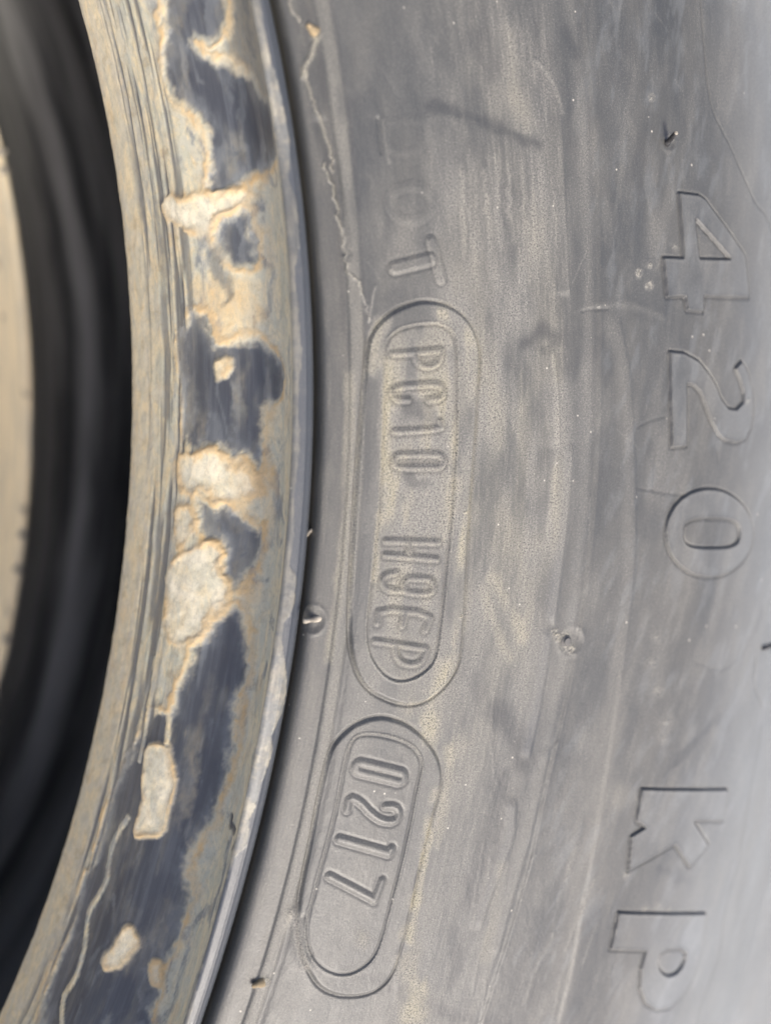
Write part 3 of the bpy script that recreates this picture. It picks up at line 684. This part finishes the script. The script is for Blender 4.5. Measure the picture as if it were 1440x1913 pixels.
# dust: grainy, drawn round the tyre
dn = q.math('ADD', q.math('MULTIPLY', q.attr('dust'), q.math('ADD', q.math('MULTIPLY', fine, 1.1), 0.45)), q.math('MULTIPLY', q.math('SUBTRACT', strk, 0.5), 0.18))
dcol = q.mix(q.math('MINIMUM', q.attr('ochre'), 1.0), col(0.265, 0.255, 0.225), col(0.375, 0.345, 0.25))
c = q.mix(q.math('MULTIPLY', dn, 0.75, clamp=True), c, dcol)
c = q.mix(q.math('MULTIPLY', q.ramp(mot, 0.52, 0.75), 0.22), c, col(0.13, 0.125, 0.115))
c = q.mix(q.math('MULTIPLY', q.ramp(grain, 0.54, 0.70), q.math('ADD', 0.14, q.math('MULTIPLY', q.attr('dust'), 1.3)), clamp=True), c, col(0.36, 0.34, 0.30))
c = q.mix(q.math('MULTIPLY', q.ramp(grain, 0.36, 0.50, 1, 0), q.math('ADD', 0.25, q.math('MULTIPLY', q.attr('dust'), 1.1)), clamp=True), c, col(0.035, 0.037, 0.04))
c = q.mix(q.math('MULTIPLY', q.attr('sheen_bloom'), q.ramp(fine, 0.2, 0.6, 0.7, 1.0), clamp=True), c, col(0.212, 0.225, 0.230))
vor = q.n('ShaderNodeTexVoronoi'); q.lk(pol, vor.inputs['Vector']); vor.inputs['Scale'].default_value = 480
sep = q.n('ShaderNodeSeparateXYZ'); q.lk(vor.outputs['Color'], sep.inputs[0])
fleck = q.math('MULTIPLY', q.ramp(vor.outputs['Distance'], 0.03, 0.085, 1, 0), q.math('GREATER_THAN', sep.outputs[0], 0.80))
c = q.mix(q.math('MULTIPLY', fleck, 0.8), c, col(0.62, 0.58, 0.50))
# chalky scuffing
chn = q.math('MULTIPLY', q.attr('chalk'), q.math('ADD', 0.55, q.math('MULTIPLY', fine, 0.9)), clamp=True)
c = q.mix(chn, c, q.mix(q.ramp(mot, 0.4, 0.6), col(0.23, 0.235, 0.225), col(0.42, 0.39, 0.31)))
# mud on the bead
mA = q.noise(q.scale(pol, (150, 420, 1)), 1.0, 6, 0.68); mA.node.inputs['Distortion'].default_value = 1.2; mB = q.noise(pol, 350, 5, 0.6)
mB2 = q.noise(q.scale(pol, (170, 230, 1)), 1.0, 5, 0.65); mB2.node.inputs['Distortion'].default_value = 1.5
mc = q.mix(q.ramp(mA, 0.38, 0.62), col(0.45, 0.44, 0.34), col(0.64, 0.54, 0.34))
mc = q.mix(q.ramp(mB2, 0.45, 0.62, 0, 0.75), mc, col(0.46, 0.45, 0.37))
mc = q.mix(q.ramp(mB, 0.55, 0.72, 0, 0.6), mc, col(0.32, 0.26, 0.16))
mc = q.mix(q.math('MULTIPLY', q.attr('grey'), 0.75, clamp=True), mc, q.mix(q.ramp(mA, 0.4, 0.6), col(0.47, 0.475, 0.41), col(0.60, 0.56, 0.43)))
mc = q.mix(q.math('MULTIPLY', q.attr('thin'), q.ramp(mB2, 0.3, 0.6, 0.55, 0.95), clamp=True), mc, q.mix(q.ramp(mA, 0.35, 0.6), col(0.15, 0.165, 0.18), col(0.30, 0.315, 0.305)))
mc = q.mix(q.math('MULTIPLY', q.attr('ochre'), 0.8, clamp=True), mc, col(0.56, 0.39, 0.19))
mc = q.mix(q.math('MULTIPLY', q.attr('lump'), q.ramp(mB, 0.35, 0.6, 1.0, 0.35), clamp=True), mc, col(0.84, 0.76, 0.58))
dk = q.mix(q.ramp(q.noise(q.scale(pol, (60, 900, 1)), 1.0, 4, 0.6), 0.40, 0.75, 0, 0.5), col(0.050, 0.053, 0.062), col(0.12, 0.13, 0.145))
c = q.mix(q.math('MULTIPLY', q.attr('seam_shade'), 0.8, clamp=True), c, col(0.030, 0.031, 0.033))
isb = q.attr('bead')
dk = q.mix(q.math('MULTIPLY', q.attr('film'), 0.75, clamp=True), dk, col(0.235, 0.25, 0.255))
c = q.mix(isb, c, dk)
mc = q.mix(q.ramp(q.noise(q.scale(pol, (700, 1100, 1)), 1.0, 4, 0.7), 0.45, 0.7, 0, 0.35), mc, col(0.27, 0.25, 0.20))
c = q.mix(q.math('MULTIPLY', q.attr('mud'), q.ramp(fine, 0.2, 0.5, 0.85, 1.0), clamp=True), c, mc)
q.lk(c, P.inputs['Base Color'])
rg = q.math('ADD', 0.40, q.math('MULTIPLY', q.attr('dust'), 0.22)); rg = q.math('ADD', rg, q.math('MULTIPLY', q.math('SUBTRACT', mot, 0.5), 0.25))
rg = q.math('ADD', rg, q.math('MULTIPLY', q.attr('mud'), 0.45)); rg = q.math('ADD', rg, q.math('MULTIPLY', q.attr('chalk'), 0.2), clamp=True)
q.lk(rg, P.inputs['Roughness'])
P.inputs['Specular IOR Level'].default_value = 0.65
bmp = q.n('ShaderNodeBump'); bmp.inputs['Distance'].default_value = 0.0002
bh = q.math('ADD', q.math('MULTIPLY', fine, 0.28), q.math('ADD', q.math('MULTIPLY', grain, 0.12), q.math('MULTIPLY', strk, 0.25)))
bh = q.math('ADD', bh, q.math('MULTIPLY', q.math('MULTIPLY', grain, q.attr('dust')), 0.9))
q.lk(bh, bmp.inputs['Height']); q.lk(q.math('SUBTRACT', 0.6, q.math('MULTIPLY', q.attr('mud'), 0.4), clamp=True), bmp.inputs['Strength'])
q.lk(bmp.outputs[0], P.inputs['Normal'])

m_in, nt, P = mat_new('inner_liner_rubber')
q = NB(nt); tc = q.n('ShaderNodeTexCoord').outputs['Object']
sx = q.n('ShaderNodeSeparateXYZ'); q.lk(tc, sx.inputs[0])
rad = q.math('SQRT', q.math('ADD', q.math('MULTIPLY', sx.outputs[0], sx.outputs[0]), q.math('MULTIPLY', sx.outputs[1], sx.outputs[1])))
cv = q.n('ShaderNodeCombineXYZ'); q.lk(q.math('MULTIPLY', rad, 110.0), cv.inputs[0]); q.lk(q.math('MULTIPLY', sx.outputs[1], 9.0), cv.inputs[1])
q.lk(q.mix(q.ramp(q.noise(cv.outputs[0], 1.0, 4, 0.6), 0.38, 0.62), col(0.05, 0.052, 0.052), col(0.26, 0.26, 0.25)), P.inputs['Base Color'])
P.inputs['Roughness'].default_value = 0.34
bmp = q.n('ShaderNodeBump'); bmp.inputs['Distance'].default_value = 0.0005; bmp.inputs['Strength'].default_value = 0.4
q.lk(q.noise(tc, 300, 3), bmp.inputs['Height']); q.lk(bmp.outputs[0], P.inputs['Normal'])

m_fb, nt, P = mat_new('muddy_far_bead')
q = NB(nt); tc = q.n('ShaderNodeTexCoord').outputs['Object']
n_ = q.noise(q.scale(tc, (300, 60, 300)), 1.0, 5, 0.6)
c = q.mix(q.ramp(n_, 0.35, 0.6), col(0.62, 0.55, 0.40), col(0.82, 0.69, 0.46))
c = q.mix(q.ramp(q.noise(tc, 150, 4), 0.62, 0.72, 0, 0.7), c, col(0.10, 0.09, 0.08))
q.lk(c, P.inputs['Base Color']); P.inputs['Roughness'].default_value = 0.85

m_pl, nt, P = mat_new('plain_rubber')
q = NB(nt); tc = q.n('ShaderNodeTexCoord').outputs['Object']
q.lk(q.mix(q.ramp(q.noise(tc, 60, 5), 0.35, 0.7), col(0.05, 0.05, 0.053), col(0.16, 0.155, 0.145)), P.inputs['Base Color'])
P.inputs['Roughness'].default_value = 0.6

def simple_mat(name, a_, b_, sc, rough):
    m, nt, P = mat_new(name); q = NB(nt); tc = q.n('ShaderNodeTexCoord').outputs['Object']
    q.lk(q.mix(q.ramp(q.noise(tc, sc, 5), 0.4, 0.65), col(*a_), col(*b_)), P.inputs['Base Color']); P.inputs['Roughness'].default_value = rough
    return m
m_pip = simple_mat('vent_stub_rubber', (0.018, 0.018, 0.02), (0.05, 0.05, 0.052), 900, 0.5)
m_tip = simple_mat('pale_stub_rubber', (0.20, 0.18, 0.15), (0.42, 0.38, 0.31), 900, 0.8)  # pale tone paints the light caught by the stub tips
m_och = simple_mat('ochre_dirt', (0.20, 0.16, 0.10), (0.38, 0.29, 0.17), 900, 0.9)

# ------------------------------------------------------------------ objects
COL = scene.collection
tyre = bpy.data.objects.new('tyre', None)
COL.objects.link(tyre)
tyre['label'] = 'worn grey tyre without a wheel, its bead caked in dried mud, sidewall marked 420 KP'
tyre['category'] = 'tyre'

def link(name, me, mat, parent=tyre, label=None, kind=None):
    me.materials.append(mat)
    o = bpy.data.objects.new(name, me); COL.objects.link(o); o.parent = parent
    if label: o['label'] = label
    if kind: o['kind'] = kind
    return o

def mesh_from(name, V, F, smooth=True):
    me = bpy.data.meshes.new(name); V = np.asarray(V, np.float32); F = np.asarray(F, np.int32)
    nv, nf, k = len(V), len(F), F.shape[1]
    me.vertices.add(nv); me.vertices.foreach_set('co', V.ravel())
    me.loops.add(nf * k); me.loops.foreach_set('vertex_index', F.ravel())
    me.polygons.add(nf); me.polygons.foreach_set('loop_start', np.arange(nf, dtype=np.int32) * k)
    me.update(calc_edges=True)
    if smooth: me.polygons.foreach_set('use_smooth', np.ones(nf, bool))
    return me

ATTR['grey'] = np.clip(ATTR_GREY, 0, 1)
ATTR['bead'] = (S < S_LIP).astype(float)
fp = part[FACES]                                             # part by majority corner
fpart = np.where((fp[:, 0] == fp[:, 2]), fp[:, 0], np.minimum(fp[:, 0], fp[:, 2]))
fs = S[FACES[:, 0]]
ZONES = [('bead', fs < S_LIP - 1e-6), ('rim_lip', (fs >= S_LIP - 1e-6) & (fs < S_GAP)), ('bead_flank', (fs >= S_GAP) & (fs < S_STEP)),
         ('sidewall', (fs >= S_STEP) & (fs < s_at_r(314.3))), ('shoulder', fs >= s_at_r(314.3))]
def skin_part(name, fmask, parent=tyre, label=None, kind=None):
    F = FACES[fmask]
    if len(F) < 4: return None
    used, inv = np.unique(F, return_inverse=True)
    me = mesh_from(name, POS[used], inv.reshape(F.shape))
    for k_, v_ in ATTR.items():
        v_ = v_[used]
        if np.abs(v_).max() > 1e-4:
            at = me.attributes.new(k_, 'FLOAT', 'POINT'); at.data.foreach_set('value', v_.astype(np.float32))
    at = me.attributes.new('polar', 'FLOAT_VECTOR', 'POINT'); at.data.foreach_set('vector', POLAR[used].astype(np.float32).ravel())
    me.normals_split_custom_set_from_vertices(NRM[used].astype(np.float32))
    return link(name, me, m_rub, parent, label, kind)
zone_obj = {}
for nm, mk in ZONES:
    zone_obj[nm] = skin_part(nm, mk & (fpart == 0))
frames = {}
plates = []
for pid, (nm, lb) in enumerate(PARTS, 1):
    mk = fpart == pid
    if mk.sum() < 4: continue
    par = tyre
    if nm == 'letter' and lb.startswith(('small', 'raised number')) and 'outline' not in lb and 'round' not in lb:
        par = plates[0] if lb.startswith('small') else plates[1]
    o = skin_part(nm, mk, par, lb, KIND.get(pid))
    if nm == 'code_plate': plates.append(o)

# --- the rest of the tyre: remaining arc of the outer skin, tread, far sidewall, far bead, inner liner
def revolve(ctrl, ths, n_per=None, closed=False, wob=True):
    sec = Section(ctrl); n = n_per or max(12, int(sec.L / 2.0)); s = np.linspace(0, sec.L, n)
    r, z = sec.rz(s); T, R2 = np.meshgrid(ths, r, indexing='ij'); Zz = np.tile(z, (len(ths), 1))
    if wob: R2 = R2 + wobble(T, R2) * (R2 < 400)
    V = np.stack([R2 * np.cos(T), R2 * np.sin(T), Zz], -1).reshape(-1, 3) * MM
    m_, k_ = len(ths), n
    ii = np.arange(m_ * k_).reshape(m_, k_)
    if closed: ii = np.vstack([ii, ii[:1]])
    F = np.stack([ii[:-1, :-1].ravel(), ii[1:, :-1].ravel(), ii[1:, 1:].ravel(), ii[:-1, 1:].ravel()], 1)
    return V, F
ths_rest = np.linspace(TH1, TH0 + 2 * math.pi, 420)
V, F = revolve(SKIN_CTRL, ths_rest, 200, wob=True)
me = mesh_from('carcass', V, F)
cs = np.tile(np.linspace(0, SK.L, 200), len(ths_rest)); cth = np.repeat(ths_rest, 200); ca = cth * 240
def put(k_, v_): me.attributes.new(k_, 'FLOAT', 'POINT').data.foreach_set('value', np.asarray(v_, np.float32))
cb = cs < S_LIP; csd = cs > S_STEP
put('bead', cb)
put('mud', cb * np.maximum(sstep(-0.12, 0.05, fbm(ca / 9, cs / 4.5, 1, 4)), 1 - sstep(4, 9, cs - S_TOE)))
put('thin', cb * 0.8 * sstep(0.05, 0.4, fbm(ca / 7, cs / 2, 3, 4))); put('grey', cb * sstep(0.5, 0.72, (cs - S_TOE) / (S_LIP - S_TOE)))
put('lump', cb * sstep(0.25, 0.4, fbm(ca / 8, cs / 5, 5, 4)))
put('chalk', (cs >= S_LIP) * (cs < S_GAP) * (0.35 + 0.4 * fbm(ca / 6, cs, 2, 3)))
cr = SK.rz(cs)[0]
put('dust', csd * (0.22 + 0.25 * fbm(ca / 20, cs / 8, 2, 4) + 0.3 * sstep(0.0, 0.5, fbm(ca / 9, cs / 1.2, 4, 4)) * (cr < 254)))
put('sheen_bloom', csd * sstep(276, 302, cr) * 0.75); put('bare_shade', csd * 0.3 * sstep(0.1, 0.5, fbm(ca / 15, cs / 7, 6, 4)))
me.attributes.new('polar', 'FLOAT_VECTOR', 'POINT').data.foreach_set('vector', np.stack([cth * 0.24, cs * MM, 0 * cs], 1).astype(np.float32).ravel())
link('carcass', me, m_rub)
ring = np.concatenate([np.linspace(-0.6, 0.45, 240, endpoint=False), np.linspace(0.45, 2 * math.pi - 0.6, 150, endpoint=False)])
tread = [(336.4, 11), (336.5, 4), (336.3, -2)]
for zz in (-8, -30, -52, -74):
    tread += [(336.6, zz + 1.5), (336.6, zz), (328, zz - 0.6), (328, zz - 7), (336.6, zz - 7.6)]
tread += [(335, -92), (328, -103), (316, -112)]
V, F = revolve(tread, ring, 120, closed=True, wob=False); link('tread', mesh_from('tread', V, F), m_pl)
far = [(316, -112), (300, -119), (280, -122), (250, -121), (232, -119), (220, -116), (213.0, -113.4)]
V, F = revolve(far, ring, 60, closed=True, wob=False); link('far_sidewall', mesh_from('far_sidewall', V, F), m_pl)
def far_wob(th): return np.polyval([18.6139, 1.4062, -0.5632], np.clip(th, -0.3, 0.22)) * np.clip((1.2 - np.abs(th)) / 0.5, 0, 1)
fb = [(213.0, -113.5), (206.0, -119), (202.0, -119), (200.2, -115), (200.3, -108), (201.0, -98), (201.6, -88), (201.9, -81), (202.0, -77.4), (202.35, -76.5), (203.3, -76.3)]
V, F = revolve(fb, ring, 40, closed=True, wob=False)
thv = np.arctan2(V[:, 1], V[:, 0]); rv = np.hypot(V[:, 0], V[:, 1]) + (far_wob(thv) - 1.3 + 0.12 * fbm(thv * 200 / 3, V[:, 2] * 1000 / 3, 2, 3)) * MM
V[:, 0] = rv * np.cos(thv); V[:, 1] = rv * np.sin(thv)
link('far_bead', mesh_from('far_bead', V, F), m_fb)
liner = [(203.25, -76.3), (204.5, -77.2), (206.5, -80.5), (209.5, -84), (213, -86.5), (218, -87.5), (223, -89.5), (232, -96), (250, -103), (275, -106), (295, -102), (308, -88), (312, -60), (310, -30), (304, -4), (292, 14), (275, 24), (252, 26), (236, 24), (225, 18), (216, 8), (210, -1), (206.5, -4.0)]
V, F = revolve(liner, ring, 150, closed=True, wob=False)
thv = np.arctan2(V[:, 1], V[:, 0]); wgt = np.clip((V[:, 2] * -1000 - 70) / 10, 0, 1) * np.clip((235 - np.hypot(V[:, 0], V[:, 1]) * 1000) / 20, 0, 1)
rr0 = np.hypot(V[:, 0], V[:, 1]); near = np.clip((V[:, 2] * 1000 + 20) / 16, 0, 1) * (rr0 < 0.23)
rv = rr0 + ((far_wob(thv) - 1.3) * wgt + wobble(thv, np.full(len(thv), 206.5)) * near) * MM
V[:, 0] = rv * np.cos(thv); V[:, 1] = rv * np.sin(thv)
link('inner_liner', mesh_from('inner_liner', V, F[:, ::-1]), m_in)

# --- vent stubs
def tube(path, radii, seg=14, cap=True):
    V = []; F = []
    path = [np.array(p, float) for p in path]
    for i_, p in enumerate(path):
        t = path[min(i_ + 1, len(path) - 1)] - path[max(i_ - 1, 0)]; t /= np.linalg.norm(t)
        u = np.cross(t, [0.3, 0.9, 0.2]); u /= np.linalg.norm(u); w = np.cross(t, u)
        for k_ in range(seg):
            a_ = 2 * math.pi * k_ / seg; V.append(p + radii[i_] * (math.cos(a_) * u + math.sin(a_) * w))
    for i_ in range(len(path) - 1):
        for k_ in range(seg):
            k2 = (k_ + 1) % seg; F.append((i_ * seg + k_, i_ * seg + k2, (i_ + 1) * seg + k2, (i_ + 1) * seg + k_))
    n0 = len(V); V.append(path[-1]); L0 = (len(path) - 1) * seg
    for k_ in range(seg):
        k2 = (k_ + 1) % seg; F.append((L0 + k_, L0 + k2, n0, n0))
    return np.array(V), F
def stub(u, v, length, rad, lean_px, label, mat=m_pip, tip=None, name='vent_stub'):
    th, s = trace([(u, v)])[0]
    P0 = skin_pt(np.array([th]), np.array([s]), 0.0)[0]
    nr_, nz1 = SK.nrm(np.array([s])); n3 = np.array([nr_[0] * math.cos(th), nr_[0] * math.sin(th), nz1[0]])
    lean = CAM_R[:, 0] * lean_px[0] - CAM_R[:, 1] * lean_px[1]
    d3 = n3 + lean; d3 /= np.linalg.norm(d3)
    prof = [(-0.5, 2.0), (0.0, 1.7), (0.2, 1.25), (0.45, 1.05), (0.7, 0.95), (0.86, 0.72), (0.95, 0.5), (1.0, 0.2)] if mat is m_och else [(-0.5, 1.5), (0.02, 1.35), (0.12, 1.08), (0.3, 1.0), (0.7, 0.95), (0.93, 0.93), (0.985, 0.78), (1.0, 0.5)]
    V, F = tube([P0 + d3 * length * a_ for a_, _ in prof], [rad * b_ for _, b_ in prof])
    me = bpy.data.meshes.new(name); me.from_pydata([tuple(p * MM) for p in V], [], [tuple(dict.fromkeys(f)) for f in F])
    for p in me.polygons: p.use_smooth = True
    o = link(name, me, mat, tyre, label)
    if tip:
        k_ = len(V); V2, F2 = tube([P0 + d3 * (length + 0.01), P0 + d3 * (length + 0.07), P0 + d3 * (length + 0.11)], [rad * 0.8, rad * 0.74, rad * 0.4])
        me = bpy.data.meshes.new('stub_tip'); me.from_pydata([tuple(p * MM) for p in V2], [], [tuple(dict.fromkeys(f)) for f in F2])
        link('stub_tip', me, tip, o)
stub(1246, 266, 2.6, 0.36, (-0.25, -0.30), 'upright black vent stub near the number 4', tip=m_tip)
stub(588, 1157, 2.0, 0.32, (-0.95, 0.0), 'vent stub leaning over the rim lip, pale tip', m_tip)
stub(582, 985, 0.9, 0.26, (-0.7, -0.3), 'tiny pale nub beside the rim lip', m_tip)
stub(584, 55, 1.0, 0.36, (-1.2, -0.7), 'short ochre-tipped nub at the top', m_och)
stub(1058, 1198, 0.35, 0.6, (0.1, 0.1), 'trimmed stub in a shallow dimple', m_pl)
stub(1443, 1206, 3.0, 0.33, (-1.5, 0.0), 'black vent stub at the right edge')
stub(484, 1838, 1.1, 0.34, (-1.5, 0.25), 'short ochre-tipped nub at the bottom', m_och)
stub(1352, 1005, 0.01, 0.01, (0, 0), None) if False else None

# nubs of moulding flash on the far bead
for u, v, ln in [(52, 997, 1.3), (44, 1062, 1.3), (37, 1195, 1.2), (3, 1290, 1.8), (8, 285, 1.6), (16, 318, 1.2)]:
    q_ = np.array([(u - 720) / F_PX, -(v - 956.5) / F_PX, -1.0]) @ CAM_R.T
    t_ = (-76.5 - CAM_C[2]) / q_[2]; X = CAM_C + q_ * t_; th = math.atan2(X[1], X[0])
    base = np.array([(201.5) * math.cos(th), 202.6 * math.sin(th), -76.6]) + far_wob(np.array([th]))[0] * np.array([math.cos(th), math.sin(th), 0])
    d3 = np.array([math.cos(th) * 0.75, math.sin(th) * 0.75, 0.65])
    V, F = tube([base - d3 * 0.6, base + d3 * ln * 0.4, base + d3 * ln * 0.85, base + d3 * ln], [0.9, 0.7, 0.55, 0.3], 10)
    me = bpy.data.meshes.new('flash_nub'); me.from_pydata([tuple(p * MM) for p in V], [], [tuple(dict.fromkeys(f)) for f in F])
    for p in me.polygons: p.use_smooth = True
    link('flash_nub', me, m_tip)

# --- ground
m_g, nt, P = mat_new('pale_concrete')
q = NB(nt); tc = q.n('ShaderNodeTexCoord').outputs['Object']
q.lk(q.mix(q.ramp(q.noise(tc, 30, 6), 0.35, 0.7), col(0.62, 0.61, 0.58), col(0.74, 0.73, 0.70)), P.inputs['Base Color']); P.inputs['Roughness'].default_value = 0.9
me = bpy.data.meshes.new('ground'); gz = -0.1225
me.from_pydata([(-40, -40, gz), (40, -40, gz), (40, 40, gz), (-40, 40, gz)], [], [(0, 1, 2, 3)])
me.materials.append(m_g); g_o = bpy.data.objects.new('ground', me); COL.objects.link(g_o); g_o['kind'] = 'structure'
